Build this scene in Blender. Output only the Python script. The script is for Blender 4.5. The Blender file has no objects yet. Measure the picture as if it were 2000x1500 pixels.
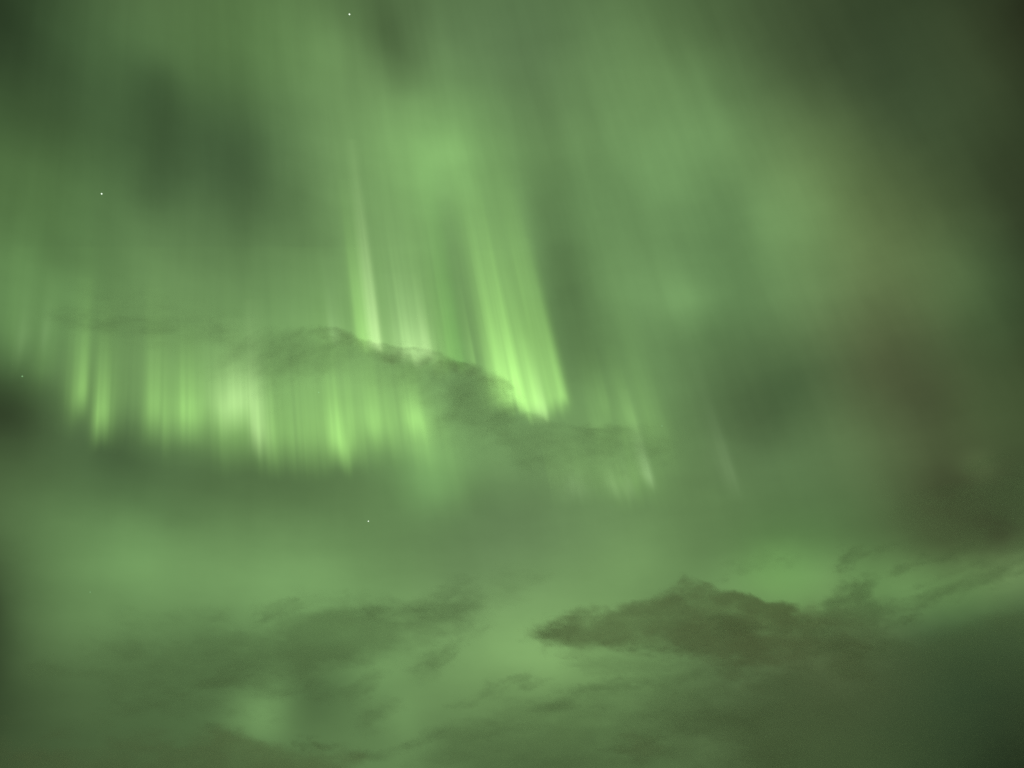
import bpy, math
import numpy as np
from mathutils import Vector

# ---------------------------------------------------------------- camera
F = 1600.0                      # focal length of the lens measured on a picture 2000 wide
PITCH = math.radians(30.0)
sc = bpy.context.scene
COL = sc.collection
cam_data = bpy.data.cameras.new("camera")
cam_data.sensor_width = 36.0
cam_data.lens = 36.0 * F / 2000.0
cam_data.clip_start = 0.1
cam_data.clip_end = 2.0e6
cam = bpy.data.objects.new("camera", cam_data)
COL.objects.link(cam)
cam.location = (0.0, 0.0, 1.7)
cam.rotation_euler = (math.pi / 2 + PITCH, 0.0, 0.0)
sc.camera = cam

sc.view_settings.view_transform = 'Standard'
sc.view_settings.look = 'None'
sc.view_settings.exposure = 0.0
sc.view_settings.gamma = 1.0
sc.view_settings.use_curve_mapping = False
sc.cycles.transparent_max_bounces = 256
sc.cycles.volume_bounces = 4
sc.cycles.max_bounces = 6
sc.cycles.use_denoising = False

FWD = np.array([0.0, math.cos(PITCH), math.sin(PITCH)])
UPV = np.array([0.0, -math.sin(PITCH), math.cos(PITCH)])
RGT = np.array([1.0, 0.0, 0.0])
EYE = np.array([0.0, 0.0, 1.7])


def aim(x, y):
    """unit directions in the world for bearings given as x, y of the 2000 x 1500 survey frame"""
    x = np.asarray(x, float); y = np.asarray(y, float)
    d = ((x - 1000.0) / F)[..., None] * RGT - ((y - 750.0) / F)[..., None] * UPV + FWD
    return d / np.linalg.norm(d, axis=-1, keepdims=True)


def lin(c):
    c = np.asarray(c, float) / 255.0
    return np.where(c <= 0.04045, c / 12.92, ((c + 0.055) / 1.055) ** 2.4)

# ---------------------------------------------------------------- night sky (world)
GY = list(range(50, 1500, 100))
# brightness (green, 0-255) of the clear glow every 100 across, one row every 100 down
GLOW = [
 [62,84,104,114,118,122,136,110,116,124,120,124,124,118,104,90,78,72,70,66,50],
 [78,80,100,96,114,118,142,146,148,138,130,132,140,140,126,106,88,78,76,74,58],
 [98,94,102,86,98,104,142,156,166,170,132,138,148,148,140,126,108,94,82,74,62],
 [114,118,106,98,104,102,130,156,164,176,156,138,142,152,144,152,128,110,88,78,66],
 [120,122,128,130,118,112,140,152,152,156,150,134,142,146,132,148,134,124,108,86,66],
 [140,138,132,136,146,128,150,146,146,146,142,122,146,144,134,142,138,122,122,104,76],
 [134,144,134,142,142,150,152,148,144,142,140,124,142,146,126,128,122,104,98,90,76],
 [74,106,140,134,142,154,154,150,148,158,146,132,136,134,110,104,104,94,88,86,80],
 [88,94,104,120,128,130,134,140,152,160,160,158,152,142,124,106,116,112,88,90,84],
 [100,112,112,108,112,112,120,130,150,148,134,138,142,136,130,126,122,114,86,78,76],
 [106,134,140,150,142,146,144,134,132,136,134,140,144,134,130,126,118,114,92,82,88],
 [84,124,144,146,152,156,160,158,146,146,148,156,158,150,140,160,142,122,134,122,130],
 [82,120,132,128,128,132,138,138,154,164,168,162,146,128,122,118,112,108,94,84,78],
 [70,92,106,110,114,134,116,126,142,142,146,148,142,130,120,108,98,90,82,72,66],
 [82,96,98,102,106,124,122,128,138,126,126,120,120,118,112,102,94,88,72,52,46],
]
# finer patches of light and dark: x, y, size, brightness
SPOTS = [
 (296,160,40,92),(300,230,38,86),(304,300,38,90),(308,370,36,98),(150,210,45,90),(470,390,50,104),(786,150,34,124),(742,30,36,106),(764,80,36,106),(870,300,45,182),(870,370,45,178),(640,90,45,142),(650,300,50,148),(660,400,40,146),
 (1340,590,38,158),(1062,370,34,134),(1078,430,34,128),(1096,500,34,122),(1114,570,34,118),(1132,640,34,120),(1150,705,34,126),(1250,560,40,152),(1440,400,40,136),(1520,420,50,152),(1300,360,50,154),(1090,250,45,136),(1490,820,50,102),(1570,750,50,100),
 (1800,690,50,94),(1790,800,50,84),(240,880,40,98),(30,790,44,76),(840,920,44,160),(850,960,36,154),(270,1080,50,156),(930,960,36,134),(700,960,45,126),(130,500,30,122),(30,600,40,138),
 (1500,1120,45,156),(1570,1130,45,160),(1640,1130,40,150),(1710,1150,40,146),(1780,1150,40,144),(1850,1150,40,138),(1920,1130,40,136),(1990,1110,40,134),(1420,1150,50,150),
 (1960,1070,36,92),(1910,905,26,96),(510,1395,40,154),(508,1438,18,144),(560,1430,24,126),(740,1310,34,150),(790,1400,34,148),(1000,1255,50,172),(1070,1290,34,168),(900,1160,40,142),(1290,1442,12,124),(1300,1320,50,134),
 (1410,1080,50,132),(1250,1110,60,152),(620,1370,40,112),(380,1130,60,152),
]
# tint of the glow: x, y, reach, red share, blue share (of the green)
TINTS = [
 (1790,790,90,.87,.67),(1900,960,110,.84,.64),(1700,640,80,.86,.66),(1740,450,100,.81,.61),(1650,330,110,.79,.60),(1650,60,150,.78,.64),(2000,60,90,.84,.62),
 (1860,1040,60,.86,.62),(1850,1150,70,.72,.56),(1700,1150,70,.71,.55),(1980,780,100,.80,.60),(1960,350,120,.80,.62),(1900,1430,110,.68,.66),(1880,1290,90,.72,.66),(1500,790,110,.755,.64),(240,880,90,.73,.64),(30,60,110,.70,.60),
 (300,250,110,.71,.61),(430,300,110,.72,.63),(40,360,130,.68,.55),(60,560,110,.70,.57),(450,80,110,.72,.56),(250,1050,120,.72,.59),(1530,1120,70,.70,.53),(1000,60,120,.75,.66),(1000,1050,130,.76,.66),
 (870,320,90,.72,.57),(1750,180,100,.78,.66),(1500,1420,130,.78,.64),(1650,1300,110,.82,.66),(850,930,70,.71,.58),(200,180,90,.70,.60),(1000,600,200,.73,.61),(500,700,200,.73,.61),(1300,500,200,.73,.62),(500,1250,200,.73,.60),(1100,1300,150,.75,.60)
]


def tint(x, y):
    w = np.array([np.exp(-((x - t[0]) ** 2 + (y - t[1]) ** 2) / t[2] ** 2) for t in TINTS])
    r = (w * [t[3] for t in TINTS]).sum() + 0.15 * 0.745; b = (w * [t[4] for t in TINTS]).sum() + 0.15 * 0.61
    r /= w.sum() + 0.15; b /= w.sum() + 0.15
    return min(max(r + 0.012, 0.725), 0.875), 0.6 * b + 0.4 * 0.64


def seen(x, y, g):
    r, b = tint(x, y)
    return lin((g * r, g, g * b))


def fit_sky():
    """patches of glow, laid out by bearing and height in the sky, solved so that the survey above is met"""
    px, py, cc, wt = [], [], [], []

    def put(x, y, g, w):
        px.append(x); py.append(y); cc.append(seen(x, y, g)); wt.append(w)
    for j, row in enumerate(GLOW):
        for i, g in enumerate(row):
            put(i * 100, GY[j], g, 1.0)
    for i in range(21):
        put(i * 100, -60, GLOW[0][i] * 0.95, 0.7); put(i * 100, 1560, GLOW[-1][i] * 0.95, 0.7)
    for x, y, s_, g in SPOTS:
        put(x, y, g, 1.6)
    for x in range(-600, 2601, 400):
        for y in (-500, 2000):
            put(x, y, 86, 0.6)
    for y in range(-100, 1701, 400):
        put(-600, y, 88, 0.6); put(2600, y, 54, 0.6)
    px = np.array(px, float); py = np.array(py, float); cc = np.array(cc); wt = np.array(wt)
    base = lin((60, 82, 50))
    cen, sig = [], []
    for x in np.arange(-143, 2200, 143):
        for y in np.arange(-100, 1650, 133):
            cen.append((x, y)); sig.append(118.0)
    for x, y, s_, g in SPOTS:
        cen.append((x, y)); sig.append(s_)
    cen = np.array(cen, float); sig = np.array(sig)
    D = aim(px, py); C = aim(cen[:, 0], cen[:, 1])
    r2 = (cen[:, 0] - 1000) ** 2 + (cen[:, 1] - 750) ** 2
    k = 2 * (F * (1 + r2 / F ** 2) ** 0.5 / sig) ** 2 * 0.5
    A = np.exp(-k[None, :] * (1 - D @ C.T))
    W = wt[:, None]
    reg = np.diag(np.where(sig > 115, 0.02, 0.15))
    sol = np.linalg.solve((A * W).T @ (A * W) + reg, (A * W).T @ ((cc - base) * W))
    return C, k, sol, base


world = bpy.data.worlds.new("World")
sc.world = world
world.use_nodes = True
nt = world.node_tree
nt.nodes.clear()
out = nt.nodes.new('ShaderNodeOutputWorld')
bg = nt.nodes.new('ShaderNodeBackground')
tc = nt.nodes.new('ShaderNodeTexCoord')


def vm(op, *ins):
    n = nt.nodes.new('ShaderNodeVectorMath'); n.operation = op
    for i, v in enumerate(ins):
        if hasattr(v, 'is_output'):
            nt.links.new(v, n.inputs[i])
        else:
            n.inputs[i].default_value = v
    return n


def mt(op, *ins):
    n = nt.nodes.new('ShaderNodeMath'); n.operation = op
    for i, v in enumerate(ins):
        if hasattr(v, 'is_output'):
            nt.links.new(v, n.inputs[i])
        else:
            n.inputs[i].default_value = v
    return n.outputs[0]


# the diffuse glow drifts: bend the directions with a soft noise before the patches are laid out
nz = nt.nodes.new('ShaderNodeTexNoise'); nz.inputs['Scale'].default_value = 11.0; nz.inputs['Detail'].default_value = 3.0
nt.links.new(tc.outputs['Generated'], nz.inputs['Vector'])
off = vm('SUBTRACT', nz.outputs['Color'], (0.5, 0.5, 0.5))
off2 = vm('SCALE', off.outputs[0]); off2.inputs['Scale'].default_value = 0.028
warped = vm('NORMALIZE', vm('ADD', tc.outputs['Generated'], off2.outputs[0]).outputs[0]).outputs[0]
C_, K_, S_, B_ = fit_sky()
acc = None
for c, k, s in zip(C_, K_, S_):
    dt = vm('DOT_PRODUCT', warped, tuple(c)).outputs['Value']
    e = mt('EXPONENT', mt('MULTIPLY_ADD', dt, float(k), float(-k)))
    sv = vm('SCALE', tuple(s)); nt.links.new(e, sv.inputs['Scale'])
    acc = vm('ADD', sv.outputs[0], acc if acc is not None else tuple(B_)).outputs[0]
# faint streaks along the magnetic field lines run through all of the diffuse glow
BD = aim(350.0, -2500.0)
E1 = np.cross(BD, [1.0, 0, 0]); E1 /= np.linalg.norm(E1); E2 = np.cross(BD, E1)
cx = vm('DOT_PRODUCT', tc.outputs['Generated'], tuple(E1)).outputs['Value']
cy = vm('DOT_PRODUCT', tc.outputs['Generated'], tuple(E2)).outputs['Value']
cz = vm('DOT_PRODUCT', tc.outputs['Generated'], tuple(BD)).outputs['Value']
cmb = nt.nodes.new('ShaderNodeCombineXYZ')
nt.links.new(cx, cmb.inputs[0]); nt.links.new(cy, cmb.inputs[1])
unit = vm('NORMALIZE', cmb.outputs[0]).outputs[0]
cm2 = nt.nodes.new('ShaderNodeCombineXYZ'); nt.links.new(mt('MULTIPLY', cz, 0.20), cm2.inputs[2])
sn = nt.nodes.new('ShaderNodeTexNoise'); sn.inputs['Scale'].default_value = 30.0; sn.inputs['Detail'].default_value = 4.0
nt.links.new(vm('ADD', unit, cm2.outputs[0]).outputs[0], sn.inputs['Vector'])
cn = nt.nodes.new('ShaderNodeTexNoise'); cn.inputs['Scale'].default_value = 9.0; cn.inputs['Detail'].default_value = 4.0
cs = vm('MULTIPLY', tc.outputs['Generated'], (1.0, 1.0, 2.4)).outputs[0]
nt.links.new(cs, cn.inputs['Vector'])
sep = nt.nodes.new('ShaderNodeSeparateXYZ'); nt.links.new(tc.outputs['Generated'], sep.inputs[0])
high = mt('MULTIPLY', mt('SUBTRACT', sep.outputs[2], 0.26), 4.5)
hi2 = nt.nodes.new('ShaderNodeClamp'); nt.links.new(high, hi2.inputs[0])      # the streaks fade out in the murk near the horizon
streak = mt('MULTIPLY_ADD', mt('SUBTRACT', sn.outputs[0], 0.5), mt('MULTIPLY_ADD', hi2.outputs[0], 0.19, 0.04), 1.0)
mottle = mt('MULTIPLY_ADD', cn.outputs[0], 0.24, 0.88)
av = vm('SCALE', acc); nt.links.new(mt('MULTIPLY', streak, mottle), av.inputs['Scale'])
acc = vm('MAXIMUM', av.outputs[0], (0.004, 0.008, 0.004)).outputs[0]
sky_tex = nt.nodes.new('ShaderNodeTexSky')
sky_tex.sky_type = 'NISHITA'
sky_tex.sun_disc = False
sky_tex.sun_elevation = math.radians(-14.0)      # deep night: the sun is far below the horizon
sky_tex.sun_rotation = math.radians(160.0)
night = vm('SCALE', sky_tex.outputs[0]); night.inputs['Scale'].default_value = 0.08
tot = vm('ADD', acc, night.outputs[0])
nt.links.new(tot.outputs[0], bg.inputs['Color'])
bg.inputs['Strength'].default_value = 1.0
nt.links.new(bg.outputs[0], out.inputs['Surface'])
try:
    world.cycles.sampling_method = 'MANUAL'; world.cycles.sample_map_resolution = 256
except Exception:
    pass

# ---------------------------------------------------------------- helpers
def smooth(a, b, x):
    t = np.clip((x - a) / (b - a), 0, 1)
    return t * t * (3 - 2 * t)


def vnoise(x, y, seed):
    """smooth value noise in two dimensions, -1..1"""
    xi = np.floor(x).astype(np.int64); yi = np.floor(y).astype(np.int64)
    fx = x - xi; fy = y - yi
    fx = fx * fx * fx * (fx * (fx * 6 - 15) + 10); fy = fy * fy * fy * (fy * (fy * 6 - 15) + 10)

    def h(a, b):
        n = (a * 374761393 + b * 668265263 + seed * 1442695041) & 0xFFFFFFFF
        n = ((n ^ (n >> 13)) * 1274126177) & 0xFFFFFFFF
        n = (n ^ (n >> 16)) & 0xFFFFFFFF
        return n / 2147483647.5 - 1.0
    a = h(xi, yi); b = h(xi + 1, yi); c = h(xi, yi + 1); d = h(xi + 1, yi + 1)
    return (a + (b - a) * fx) * (1 - fy) + (c + (d - c) * fx) * fy


def fbm(x, y, seed, octaves=4, gain=0.5):
    s = 0; a = 1.0; t = 0
    for o in range(octaves):
        s = s + a * vnoise(x, y, seed + o * 17); t += a
        a *= gain; x = x * 2.03 + 5.3; y = y * 2.03 - 3.7
    return s / t


def slab(name, mid, nrm, T, mat, parent=None, tmin=20.0):
    """closed body: a bent middle sheet (mid, ny x nx x 3) thickened by T along nrm, closed by a narrow rim"""
    on = T > 0
    on[0, :] = on[-1, :] = False; on[:, 0] = on[:, -1] = False
    ny, nx = T.shape
    cell = on[:-1, :-1] | on[1:, :-1] | on[:-1, 1:] | on[1:, 1:]
    need = np.zeros((ny, nx), bool)
    need[:-1, :-1] |= cell; need[1:, :-1] |= cell; need[:-1, 1:] |= cell; need[1:, 1:] |= cell
    T = np.where(on, T, 0) + tmin
    idx = -np.ones((ny, nx), np.int64); idx[need] = np.arange(need.sum()); n = int(need.sum())
    fr = (mid - nrm * (T[..., None] * 0.5))[need]; bk = (mid + nrm * (T[..., None] * 0.5))[need]
    V = np.concatenate([fr, bk]); org = V.mean(axis=0)
    a, b, c, d = idx[:-1, :-1][cell], idx[:-1, 1:][cell], idx[1:, 1:][cell], idx[1:, :-1][cell]
    Fc = [np.stack([a, d, c, b], 1), np.stack([a, b, c, d], 1) + n]
    pad = np.zeros((ny + 1, nx + 1), bool); pad[1:-1, 1:-1] = cell
    # rim quads where a used cell borders an unused one
    up = cell & ~pad[:-2, 1:-1]; dn = cell & ~pad[2:, 1:-1]; lf = cell & ~pad[1:-1, :-2]; rt = cell & ~pad[1:-1, 2:]
    for msk, p, q in ((up, idx[:-1, :-1], idx[:-1, 1:]), (rt, idx[:-1, 1:], idx[1:, 1:]), (dn, idx[1:, 1:], idx[1:, :-1]), (lf, idx[1:, :-1], idx[:-1, :-1])):
        p = p[msk]; q = q[msk]
        Fc.append(np.stack([p, q, q + n, p + n], 1))
    Fc = np.concatenate(Fc)
    me = bpy.data.meshes.new(name)
    me.from_pydata((V - org).tolist(), [], Fc.tolist())
    me.update()
    me.polygons.foreach_set("use_smooth", [True] * len(me.polygons))
    me.materials.append(mat)
    o = bpy.data.objects.new(name, me)
    COL.objects.link(o)
    if parent is not None:
        o.parent = parent
        o.location = Vector(org) - Vector(parent.location)
    else:
        o.location = org
    return o


def tag(o, label, cat, group=None):
    o['label'] = label; o['category'] = cat
    if group:
        o['group'] = group
    return o


def glow_material(name, col, strength_per_km):
    """gas that gives off light: even emission through the whole body"""
    m = bpy.data.materials.new(name); m.use_nodes = True
    t = m.node_tree; t.nodes.clear()
    o = t.nodes.new('ShaderNodeOutputMaterial')
    e = t.nodes.new('ShaderNodeEmission')
    e.inputs['Color'].default_value = (*col, 1); e.inputs['Strength'].default_value = strength_per_km / 1000.0
    t.links.new(e.outputs[0], o.inputs['Volume'])
    tr = t.nodes.new('ShaderNodeBsdfTransparent')
    e2 = t.nodes.new('ShaderNodeEmission'); e2.inputs['Color'].default_value = (*col, 1); e2.inputs['Strength'].default_value = 0.0
    ad = t.nodes.new('ShaderNodeAddShader')
    t.links.new(tr.outputs[0], ad.inputs[0]); t.links.new(e2.outputs[0], ad.inputs[1])
    t.links.new(ad.outputs[0], o.inputs['Surface'])
    try: m.cycles.emission_sampling = 'NONE'
    except Exception: pass
    return m


def mist_material(name, albedo, density_per_km, aniso=0.2):
    m = bpy.data.materials.new(name); m.use_nodes = True
    t = m.node_tree; t.nodes.clear()
    o = t.nodes.new('ShaderNodeOutputMaterial')
    v = t.nodes.new('ShaderNodeVolumePrincipled')
    v.inputs['Color'].default_value = (*albedo, 1)
    v.inputs['Density'].default_value = density_per_km / 1000.0
    v.inputs['Anisotropy'].default_value = aniso
    t.links.new(v.outputs[0], o.inputs['Volume'])
    tr = t.nodes.new('ShaderNodeBsdfTransparent')
    df = t.nodes.new('ShaderNodeBsdfTranslucent'); df.inputs['Color'].default_value = (*albedo, 1)
    mx = t.nodes.new('ShaderNodeMixShader'); mx.inputs[0].default_value = 0.003
    t.links.new(tr.outputs[0], mx.inputs[1]); t.links.new(df.outputs[0], mx.inputs[2])
    t.links.new(mx.outputs[0], o.inputs['Surface'])
    return m

# ---------------------------------------------------------------- aurora
VX, VY, YREF = 350.0, -2500.0, 800.0        # where all rays would meet overhead: the direction of the magnetic field
BDIR = aim(VX, VY)
if BDIR[2] < 0: BDIR = -BDIR
ALT = 100000.0                              # lower border of the aurora, metres


def to_q(x, y):
    return VX + (x - VX) * (YREF - VY) / (y - VY)


def curtain_body(name, q0, q1, y0, y1, field, mat, depth, parent=None, step=(3.0, 5.0), base_y=None, km_per_unit=1.0):
    """a curtain of gas; its foot runs at the distance depth(q), every column of it rises along the field direction"""
    qs = np.arange(q0, q1 + step[0], step[0]); ys = np.arange(y0, y1 + step[1], step[1])
    Q, Y = np.meshgrid(qs, ys)
    X = VX + (Q - VX) * (Y - VY) / (YREF - VY)
    T = np.maximum(field(Q, Y, X), 0)
    T = np.where(T < 0.004, 0, T) * 5000.0
    by = base_y if base_y is not None else y1
    footx = VX + (qs - VX) * (by - VY) / (YREF - VY)
    foot = EYE + aim(footx, np.full_like(footx, by)) * depth(qs)[:, None]
    d = aim(X, Y)
    # point on the line foot + s B that lies on the ray EYE + t d
    w = foot[None, :, :] - EYE
    b = BDIR
    db = d @ b
    # minimise |w + s b - t d|
    wd = (w * d).sum(-1); wb = w @ b
    s = (wd * db - wb) / (1 - db * db)
    t = (wd - wb * db) / (1 - db * db)
    mid = EYE + d * t[..., None]
    return slab(name, mid, d, T, mat, parent, 25.0)


def ray_field(rays, streaks=0.26, top=None):
    """rays: q, bottom y, half width left, half width right, length up, amount, softness of the bottom"""
    def f(Q, Y, X):
        s = np.zeros_like(Q)
        ripple = 16 * vnoise(Q / 23.0, Q * 0, 5) + 8 * vnoise(Q / 8.0, Q * 0, 6)
        fine = 0.55 * vnoise(Q / 17.0, Y / 420.0, 7) + 0.42 * vnoise(Q / 7.0, Y / 260.0, 8) + 0.22 * vnoise(Q / 3.6, Y / 200.0, 9)
        fine = np.clip(1 + streaks * fine, 0.15, 2.2)
        Y = Y + ripple * 0.5
        for (q, yb, wl, wr, L, a, so) in rays:
            dq = Q - q
            g = np.where(dq < 0, np.exp(-(dq / wl) ** 2), np.exp(-(dq / wr) ** 2))
            bot = 1 - smooth(yb - so, yb + so * 0.6, Y)
            up = np.exp(-(np.maximum(yb - so * 0.5 - Y, 0) / L) ** 1.35)
            s = s + a * g * bot * up
        if top is not None:
            s = s * smooth(top, top + 300, Y)
        return s * fine
    return f


def q_of(x, y):
    return float(to_q(x, y))


def root(name, x, y, dist):
    o = bpy.data.objects.new(name, None)
    o.empty_display_size = 2000.0
    COL.objects.link(o)
    o.location = Vector(EYE + aim(x, y) * dist)
    return o

def R(x, yb, wl, wr, L, a, so):
    return (q_of(x, yb), yb, wl, wr, L, a, so)

# colours of the light, brightness per km of gas
G_MID = glow_material('aurora_green', (0.455, 0.92, 0.22), 0.06)
G_PALE = glow_material('aurora_pale', (0.66, 0.92, 0.42), 0.06)
G_DEEP = glow_material('aurora_deep', (0.26, 0.90, 0.12), 0.06)
G_GREY = glow_material('aurora_grey_green', (0.56, 0.82, 0.42), 0.06)

def fold(d0, amp, per, ph=0.0):
    return lambda q: d0 + amp * np.sin(q / per + ph) + 0.35 * amp * np.sin(q / per * 2.7 + ph * 2)

# --- left curtain: a low band of soft short rays
left = root('aurora_curtain', 450, 830, 165000.0)
tag(left, 'broad low aurora band of soft short rays on the left, above the dark gap', 'aurora', 'aurora curtains')
base_rays = [
    R(30,705,30,30,110,.14,60), R(85,745,24,24,110,.16,60), R(150,815,26,30,140,.50,70), R(232,825,40,36,130,.30,80),
    R(300,852,34,36,150,.50,90), R(360,866,40,40,130,.62,90), R(425,872,50,50,120,.62,90), R(480,882,50,50,120,.72,90),
    R(550,895,50,50,140,.85,70), R(625,900,46,44,160,.90,80), R(700,884,44,40,150,.80,80), R(760,876,45,45,130,.75,80),
    R(825,895,40,40,130,.60,70), R(870,960,60,50,150,.20,110),
]
curtain_body('glow_band', -60, 1000, 480, 1010, ray_field(base_rays), G_MID, fold(165000, 5000, 130), left)
for (x, yb, wl, wr, L, a, so, m) in [
    (38, 690, 12, 18, 60, .16, 50, G_GREY), (85, 680, 9, 14, 50, .16, 50, G_GREY),
    (160, 800, 22, 10, 95, .7, 50, G_MID), (192, 852, 13, 22, 95, 1.6, 60, G_MID),
    (296, 840, 20, 28, 100, .62, 60, G_MID), (374, 855, 44, 22, 75, .85, 60, G_MID),
    (466, 825, 46, 36, 66, 1.25, 60, G_PALE), (500, 875, 10, 24, 110, 1.0, 50, G_PALE),
    (660, 900, 16, 36, 85, 1.35, 50, G_MID), (732, 860, 14, 32, 70, .55, 50, G_MID),
    (808, 848, 14, 40, 52, .85, 40, G_MID)]:
    q = q_of(x, yb)
    curtain_body('ray', q - wl * 2.4, q + wr * 2.4, yb - L * 2.2 - so, yb + so, ray_field([(q, yb, wl, wr, L, a, so)]), m,
                 fold(158000, 4000, 130), left, step=(2.0, 4.0))

# --- main curtain: tall bright rays that lean to the left as they rise
main = root('aurora_curtain', 930, 790, 150000.0)
tag(main, 'brightest aurora curtain in the middle, tall leaning rays with a sharp right edge', 'aurora', 'aurora curtains')
base_rays = [
    R(716,686,24,30,230,.62,20), R(790,700,50,50,230,.45,24), R(868,728,50,42,270,.50,30),
    R(985,800,28,52,300,.95,30), R(1050,815,45,40,320,.95,30), R(1095,805,36,18,290,.85,30), R(645,690,30,40,90,.25,40),
]
curtain_body('glow_band', 540, 1190, 150, 850, ray_field(base_rays, 0.24, 220), G_MID, fold(150000, 6000, 90, 1.0), main, step=(3, 6))
for (x, yb, wl, wr, L, a, so, m) in [
    (652, 665, 10, 18, 60, .35, 20, G_GREY), (708, 676, 12, 14, 130, .65, 16, G_MID), (737, 680, 15, 10, 165, 1.8, 14, G_PALE),
    (832, 705, 54, 18, 62, 1.0, 24, G_PALE), (838, 700, 8, 6, 60, .35, 14, G_PALE), (800, 700, 36, 40, 150, .45, 30, G_GREY),
    (927, 715, 12, 4, 85, .50, 14, G_MID), (898, 720, 26, 18, 180, .50, 20, G_DEEP),
    (1020, 805, 46, 44, 120, 1.25, 30, G_MID), (1068, 815, 24, 5, 55, .55, 20, G_PALE), (1106, 792, 14, 8, 130, .7, 18, G_MID),
    (985, 780, 30, 40, 150, .45, 40, G_MID)]:
    q = q_of(x, yb)
    curtain_body('ray', q - wl * 2.4, q + wr * 2.4, max(yb - L * 2.4 - so, 20), yb + so, ray_field([(q, yb, wl, wr, L, a, so)]), m,
                 fold(144000, 3000, 90, 1.0), main, step=(1.5 if min(wl, wr) < 12 else 2.5, 5.0))

# --- right curtain: faint thin rays beside the bright one
right = root('aurora_curtain', 1240, 900, 140000.0)
tag(right, 'faint aurora curtain right of the brightest one, dim rays reaching lower down', 'aurora', 'aurora curtains')
base_rays = [R(1185,870,24,24,120,.24,60), R(1240,880,26,26,130,.26,60), R(1295,890,32,26,150,.30,90), R(1240,970,70,50,80,.42,50), R(1120,960,50,40,70,.20,60)]
curtain_body('glow_band', 1040, 1420, 400, 1020, ray_field(base_rays), G_MID, fold(140000, 3000, 70), right, step=(3, 6))
for (x, yb, wl, wr, L, a, so, m) in [
    (1192, 815, 18, 7, 60, .30, 40, G_MID), (1243, 845, 14, 9, 60, .26, 40, G_MID), (1274, 950, 14, 7, 75, .62, 26, G_GREY),
    (1234, 970, 14, 8, 40, .26, 30, G_GREY), (1203, 965, 14, 10, 34, .24, 30, G_GREY), (1128, 975, 26, 20, 28, .28, 34, G_GREY)]:
    q = q_of(x, yb)
    curtain_body('ray', q - wl * 2.4, q + wr * 2.4, yb - L * 2.2 - so, yb + so, ray_field([(q, yb, wl, wr, L, a, so)]), m,
                 fold(136000, 2000, 70), right, step=(2.0, 4.0))

lone = curtain_body('aurora_ray', q_of(1435, 950) - 60, q_of(1435, 950) + 40, 560, 990,
                    ray_field([R(1436, 950, 24, 9, 110, .20, 50)]), G_GREY, fold(136000, 1000, 70), None, step=(2, 5))
tag(lone, 'single thin faint aurora ray standing alone right of all the others', 'aurora')

# ---------------------------------------------------------------- clouds
def cloud(x0, y0, x1, y1, outline, dist, mat, km, label, seed, warp=10.0, scale=70.0, stretch=2.2, rough=0.5, step=5.0, holes=(), tilt=0.0, ragged=0.6, group='dark clouds in front of the aurora'):
    """outline: (x, y, softness) corners; the body thins out over that softness inside each stretch of the edge"""
    xs = np.arange(x0, x1 + step, step); ys = np.arange(y0, y1 + step, step)
    X, Y = np.meshgrid(xs, ys)
    ca, sa = math.cos(tilt), math.sin(tilt)
    U = (X * ca + Y * sa) / (scale * stretch); V = (-X * sa + Y * ca) / scale
    WX = X + warp * fbm(U * 2, V * 2, seed, 4, 0.6); WY = Y + warp * 0.8 * fbm(U * 2 + 31, V * 2 + 7, seed + 3, 4, 0.6)
    WX = WX + warp * 0.45 * fbm(U * 7 + 3, V * 7 + 1, seed + 5, 3, 0.6); WY = WY + warp * 0.4 * fbm(U * 7 + 13, V * 7 + 21, seed + 6, 3, 0.6)
    P = np.array([(p[0], p[1]) for p in outline], float); S = np.array([p[2] for p in outline], float)
    best = np.full(X.shape, 1e9); soft = np.ones(X.shape); inside = np.zeros(X.shape, bool)
    num = np.zeros(X.shape); den = np.zeros(X.shape)
    n = len(P)
    for i in range(n):
        a = P[i]; b = P[(i + 1) % n]
        e = b - a; L2 = (e * e).sum() + 1e-9
        t = np.clip(((WX - a[0]) * e[0] + (WY - a[1]) * e[1]) / L2, 0, 1)
        dd = np.hypot(WX - a[0] - t * e[0], WY - a[1] - t * e[1])
        sf = S[i] + (S[(i + 1) % n] - S[i]) * t
        w = 1.0 / (dd / sf + 0.03) ** 4
        num += w * sf; den += w
        best = np.minimum(best, dd)
        c = ((a[1] > WY) != (b[1] > WY)) & (WX < (b[0] - a[0]) * (WY - a[1]) / (b[1] - a[1] + 1e-12) + a[0])
        inside ^= c
    soft = num / den * (1.25 + 0.9 * fbm(U * 1.3 + 40, V * 1.3 + 12, seed + 77, 3, 0.5))
    sd = np.where(inside, best, -best)
    rag = fbm(U * 2.6 + 17, V * 2.6 + 5, seed + 90, 6, 0.62)
    t = np.clip(sd / (soft * 1.25) + 0.25 + ragged * rag, 0, 1)
    T = t * t * (3 - 2 * t)
    T = T * np.clip(1 + rough * 1.6 * fbm(U * 1.7 + 9, V * 1.7 - 4, seed + 50, 5, 0.55), 0.08, 2.0)
    for (hx, hy, hw, hh, ha, rot) in holes:
        c_, s_ = math.cos(rot), math.sin(rot)
        dx = (WX - hx) * c_ + (WY - hy) * s_; dy = -(WX - hx) * s_ + (WY - hy) * c_
        T = T * (1 - ha * np.exp(-(dx / hw) ** 2 - (dy / hh) ** 2))
    T = np.where(T < 0.01, 0, T) * km * 1000.0
    d = aim(X, Y)
    mid = EYE + d * dist
    o = slab('cloud', mid, d, T, mat, None, 1.0)
    return tag(o, label, 'cloud', group)


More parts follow.
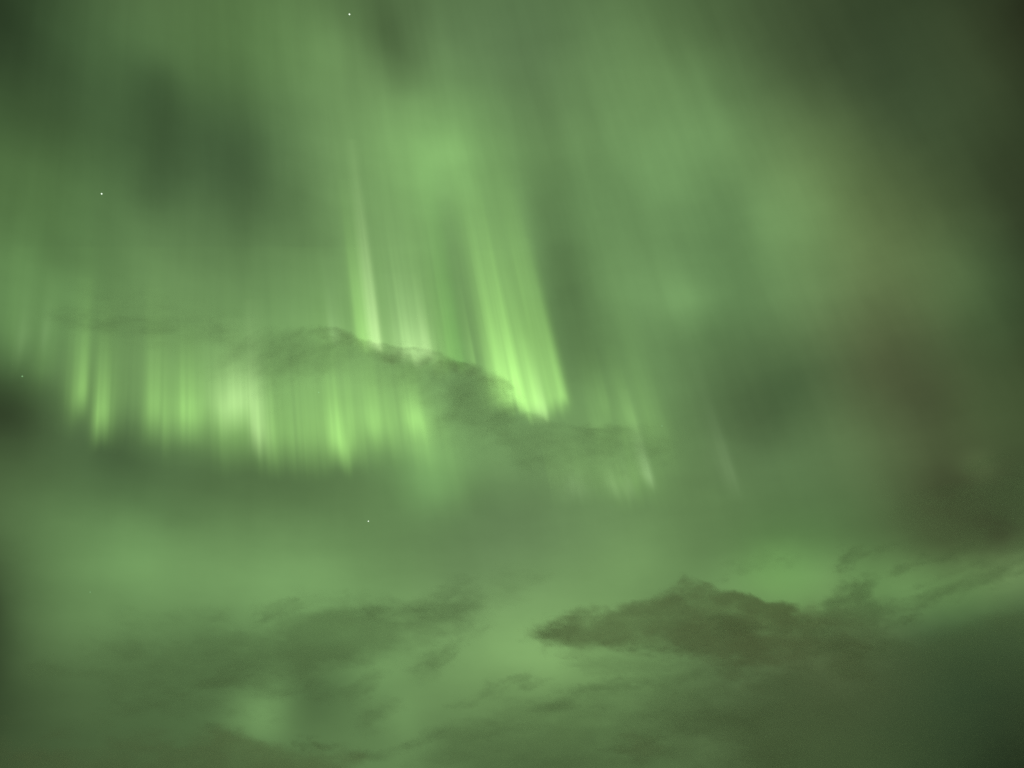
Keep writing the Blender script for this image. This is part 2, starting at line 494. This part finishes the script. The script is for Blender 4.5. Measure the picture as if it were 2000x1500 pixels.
M_BROWN = mist_material('cloud_brown', (1.0, 0.78, 0.80), 1.0, 0.45)  # warm town light on these clouds is put into their scatter colour
M_OLIVE = mist_material('cloud_olive', (0.98, 0.93, 0.93), 1.0, 0.6)
M_DARK = mist_material('cloud_dark', (0.90, 0.82, 0.82), 1.0, 0.4)
FRONT = 'thin clouds veiling the bright aurora'
LOW = 'low clouds along the bottom of the sky'

cloud(960, 1080, 1860, 1460,
      [(1030,1232,30),(1062,1216,24),(1100,1204,20),(1150,1186,18),(1205,1182,14),(1250,1172,14),(1295,1160,16),(1335,1132,16),(1380,1138,14),(1425,1155,14),
       (1470,1158,14),(1500,1174,14),(1535,1172,16),(1560,1192,30),(1610,1215,50),(1700,1250,70),(1700,1320,90),(1500,1330,70),(1380,1300,50),(1290,1286,30),(1200,1278,22),(1120,1272,22),(1070,1262,26)],
      9000.0, M_BROWN, 1.05, 'long dark brown cloud with a humped top edge, low on the right', 11, rough=.5, warp=15, group=LOW,
      holes=((1435,1190,26,10,.55,0.1),(1605,1243,34,10,.6,-.1),(1140,1208,14,14,.5,-.8)))
cloud(1420, 1040, 1900, 1400,
      [(1540,1250,60),(1590,1212,30),(1604,1178,24),(1622,1150,24),(1650,1134,30),(1690,1118,36),(1716,1126,30),(1712,1152,22),(1724,1182,20),(1732,1214,20),(1752,1240,30),(1780,1270,60),(1700,1310,60),(1600,1300,60)],
      9500.0, M_DARK, 0.62, 'small curled dark cloud beside the bright green break, low on the right', 23, warp=16, rough=.5, group=LOW,
      holes=((1650,1185,24,9,.6,-.3),))
cloud(1150, 1100, 2160, 1580,
      [(1300,1400,150),(1480,1300,110),(1640,1265,70),(1740,1242,36),(1800,1232,34),(1880,1212,30),(1960,1188,26),(2140,1150,30),(2150,1620,60),(1400,1620,150)],
      8000.0, M_DARK, 0.75, 'large dark bank filling the lower right corner', 37, scale=120, rough=.3, step=8, group=LOW, holes=((2040,1520,230,170,.85,0),))
cloud(1640, 960, 2160, 1270,
      [(1705,1180,30),(1770,1160,26),(1830,1138,30),(1890,1108,34),(1960,1066,40),(2130,1010,50),(2130,1100,40),(2000,1122,34),(1910,1154,30),(1850,1182,26),(1790,1200,26),(1720,1206,28)],
      8600.0, M_DARK, 0.5, 'narrow dark streak slanting between two pale green breaks at the right edge', 29, scale=40, stretch=3, tilt=-0.3, warp=14, rough=.5, group=LOW)
cloud(320, 560, 1090, 980,
      [(420,640,60),(520,640,40),(580,642,26),(620,637,14),(660,642,9),(700,660,8),(740,672,6),(800,680,6),(860,688,6),(885,704,8),(930,716,10),(975,730,12),(1000,760,16),(1015,800,22),
       (985,850,50),(920,880,80),(850,830,70),(830,780,60),(760,750,50),(640,730,60),(540,760,80),(440,720,80)],
      7000.0, M_OLIVE, 0.42, 'thin olive veil of cloud crossing the foot of the brightest rays, sharp wavy top edge', 41, warp=10, rough=.75,
      holes=((790,716,40,9,.6,-.6),(840,725,46,10,.7,-.85),(700,715,40,20,.4,0)), tilt=-0.5, scale=60, step=4, group=FRONT, ragged=0.3)
cloud(560, 610, 1060, 800,
      [(590,650,14),(622,637,8),(662,641,7),(700,660,7),(740,672,6),(800,679,5),(862,688,6),(890,706,7),(940,716,9),(980,732,10),(1006,758,12),(1012,780,14),
       (985,760,16),(930,740,20),(880,726,20),(850,736,24),(810,728,26),(770,722,24),(735,700,20),(690,678,20),(640,662,18)],
      6700.0, M_BROWN, 0.34, 'dark ragged ridge of cloud drawing a sharp wavy line right under the brightest rays', 43, warp=8, rough=.8, scale=36, step=3, group=FRONT, ragged=0.3, tilt=0.2,
      holes=((782,712,30,7,.7,-.5),(836,716,34,8,.8,-.8),(655,650,16,8,.4,0)))
cloud(840, 700, 1010, 880,
      [(865,760,40),(900,728,20),(950,732,16),(985,752,14),(1000,790,20),(975,830,30),(915,850,30),(870,820,40)],
      6800.0, M_OLIVE, 0.36, 'rounded grey-green puff of cloud left of the brightest patch', 47, warp=9, rough=.5, scale=44, step=4, group=FRONT, ragged=0.3)
cloud(840, 750, 1440, 1060,
      [(950,830,24),(1000,812,12),(1040,806,9),(1075,820,10),(1130,830,12),(1190,828,16),(1250,832,24),(1330,850,50),(1300,900,60),(1230,910,60),(1160,935,60),(1100,950,60),(1020,930,70),(960,880,60)],
      7200.0, M_OLIVE, 0.42, 'flat olive veil of cloud just below the brightest aurora curtain', 53, warp=10, rough=.6, step=4, scale=50, group=FRONT, ragged=0.3)
cloud(-80, 1080, 1180, 1480,
      [(100,1310,130),(260,1250,90),(400,1228,70),(480,1228,44),(560,1205,30),(650,1180,24),(780,1170,26),(930,1180,60),(900,1230,60),(800,1255,50),(740,1285,40),(680,1310,50),(600,1340,80),(400,1360,110),(220,1370,110)],
      8200.0, M_DARK, 0.60, 'wide grey-green cloud bank across the lower left', 67, scale=100, rough=.35, step=6, group=LOW)
cloud(760, 1050, 1140, 1270,
      [(840,1180,50),(900,1140,40),(980,1120,50),(1060,1130,50),(1020,1180,40),(940,1200,40),(880,1215,40)],
      8300.0, M_DARK, 0.28, 'faint grey patch of cloud above the pale green gap in the lower middle', 61, rough=.5, group=LOW)
cloud(-120, 1350, 760, 1580,
      [(-100,1470,90),(120,1450,80),(300,1440,60),(370,1432,44),(430,1420,30),(470,1430,18),(496,1446,14),(550,1450,22),(600,1466,24),(640,1452,20),(700,1470,50),(740,1620,60),(-100,1620,60)],
      7600.0, M_BROWN, 0.60, 'dark bank with a low hump along the bottom edge on the left', 71, scale=70, rough=.5, step=5, warp=13, group=LOW)
cloud(1150, 1390, 1360, 1520,
      [(1185,1462,30),(1235,1432,26),(1280,1436,22),(1310,1462,30),(1260,1495,34),(1205,1495,34)],
      7700.0, M_BROWN, 0.42, 'tiny dark smudge of cloud at the middle of the bottom edge', 83, warp=14, scale=40, group=LOW)
cloud(660, 1250, 1720, 1600,
      [(790,1470,60),(860,1425,36),(930,1395,34),(1010,1368,36),(1100,1352,40),(1200,1335,60),(1400,1310,80),(1560,1400,100),(1500,1620,60),(800,1620,60)],
      7900.0, M_DARK, 0.48, 'soft dull green bank rising from the middle of the bottom edge', 89, scale=80, rough=.7, step=6, stretch=3, tilt=-0.15, group=LOW)
cloud(1580, 830, 2140, 1180,
      [(1720,990,80),(1850,950,50),(1900,925,26),(1940,922,22),(2000,905,26),(2110,890,40),(2110,1080,60),(1900,1080,80),(1760,1060,80)],
      9000.0, M_OLIVE, 0.45, 'dim brownish cloud at the right edge above the low green breaks', 97, scale=90, rough=.5, step=6, group=LOW)
cloud(640, 1330, 860, 1470,
      [(675,1425,40),(712,1385,30),(748,1366,18),(775,1372,26),(750,1420,34),(710,1450,40)],
      7700.0, M_DARK, 0.3, 'small thin slanting wisp low in the middle, left of the pale patch', 101, warp=8, scale=40, group=LOW)
cloud(760, 1230, 960, 1350,
      [(790,1310,36),(830,1275,26),(870,1256,22),(890,1280,30),(860,1318,34),(820,1335,36)],
      7750.0, M_DARK, 0.22, 'second faint slanting wisp in the lower middle, above the first', 103, warp=8, scale=40, group=LOW)
cloud(1060, 1260, 1420, 1360,
      [(1090,1300,16),(1160,1286,12),(1260,1290,12),(1360,1300,16),(1300,1322,20),(1180,1325,20)],
      8800.0, M_DARK, 0.28, 'thin flat streak of cloud beneath the long brown one', 107, warp=8, scale=30, stretch=4, group=LOW)
cloud(60, 500, 520, 740,
      [(100,610,60),(180,575,60),(270,572,60),(350,590,60),(450,630,60),(440,670,60),(330,680,60),(220,665,60),(130,650,60)],
      7300.0, M_OLIVE, 0.34, 'faint streak of veil above the low rays on the left', 109, warp=14, scale=40, stretch=3, rough=.7, group=FRONT, ragged=0.3)

# loose scraps of cloud drifting among the banks: x, y, half length, half height, slope, thickness in km
SCRAPS = [
 (1470,1105,70,18,-.25,.22),(1680,1085,60,16,-.35,.35),(1770,1110,46,12,-.35,.30),(1850,1085,60,14,-.3,.35),(1660,1160,30,14,-.5,.35),(1765,1215,36,9,-.35,.30),
 (1420,1225,60,20,-.1,.30),(1560,1225,50,18,.15,.35),(1640,1270,80,20,-.1,.30),(1290,1270,70,12,.05,.30),(1110,1225,56,20,-.3,.18),(1060,1240,44,14,-.3,.16),
 (980,1345,90,16,-.3,.25),(1090,1385,80,22,-.15,.22),(900,1250,60,14,-.45,.18),(860,1290,50,12,-.5,.22),(690,1345,70,22,-.35,.25),(600,1350,60,20,-.2,.25),
 (450,1330,90,24,-.15,.22),(300,1380,110,24,-.1,.22),(420,1420,40,10,.2,.32),(610,1455,40,12,.1,.35),(740,1470,60,14,-.2,.25),(820,1445,60,14,-.35,.25),
 (1180,1340,90,14,-.05,.22),(1320,1390,90,22,-.1,.20),(560,1190,90,16,-.3,.22),(760,1195,80,14,-.05,.25),(880,1155,60,18,-.4,.22),(1930,905,50,16,-.3,.28),(1850,960,60,18,-.2,.28),
 (1210,1465,40,14,.1,.25),(1270,1445,26,10,-.2,.25),(960,1430,70,14,-.15,.2)]
for i, (x, y, hl, hh, sl, km) in enumerate(SCRAPS):
    ang = math.atan(sl)
    pts = []
    for k in range(14):
        a = 2 * math.pi * k / 14
        rr = 1 + 0.25 * math.sin(3 * a + i) + 0.15 * math.sin(5 * a + 2 * i)
        px_, py_ = hl * rr * math.cos(a), hh * rr * math.sin(a)
        pts.append((x + px_ * math.cos(ang) - py_ * math.sin(ang), y + px_ * math.sin(ang) + py_ * math.cos(ang), hh * 0.9))
    cloud(x - hl * 1.6 - 20, y - hl * .6 - hh * 1.8 - 16, x + hl * 1.6 + 20, y + hl * .6 + hh * 1.8 + 16, pts, 7400.0 + 37.0 * i, M_DARK, km,
          'faint small ragged scrap of thin cloud drifting among the low banks', 200 + i, warp=10, scale=hh * 2.2, stretch=2.6, tilt=ang, rough=.8,
          step=4, group='scraps of cloud among the low banks', ragged=0.9)

# ---------------------------------------------------------------- stars
SD = 420000.0
def star_material(name, col, s):
    m = bpy.data.materials.new(name); m.use_nodes = True
    t = m.node_tree; t.nodes.clear()
    o = t.nodes.new('ShaderNodeOutputMaterial'); e = t.nodes.new('ShaderNodeEmission')
    e.inputs['Color'].default_value = (*col, 1); e.inputs['Strength'].default_value = s
    t.links.new(e.outputs[0], o.inputs['Surface'])
    try: m.cycles.emission_sampling = 'NONE'
    except Exception: pass
    return m
M_STAR = star_material('star_white', (0.85, 1.0, 0.8), 1.25)
M_FAINT = star_material('star_green', (0.5, 1.0, 0.45), 0.42)
import bmesh
for (x, y, r, m, label) in [
    (682.5, 28.0, 1.9, M_STAR, 'bright white star at the top edge above the aurora'),
    (198.5, 378.5, 1.8, M_STAR, 'bright white star in the dark sky on the upper left'),
    (719.5, 1018.0, 1.6, M_STAR, 'bright white star below the low aurora band'),
    (622.5, 766.5, 1.7, M_FAINT, 'faint star shining through the low aurora band'),
    (176.0, 1156.5, 1.3, M_FAINT, 'faint green star low on the left'),
    (43.5, 735.0, 1.8, M_FAINT, 'faint star in the dark gap at the left edge'),
    (1293.0, 832.0, 1.4, M_FAINT, 'faint star among the dim rays on the right')]:
    bm = bmesh.new()
    bmesh.ops.create_icosphere(bm, subdivisions=2, radius=0.72 * r * SD / F)
    me = bpy.data.meshes.new('star'); bm.to_mesh(me); bm.free()
    me.materials.append(m)
    o = bpy.data.objects.new('star', me); COL.objects.link(o)
    o.location = Vector(EYE + aim(x, y) * SD)
    tag(o, label, 'star', 'stars')
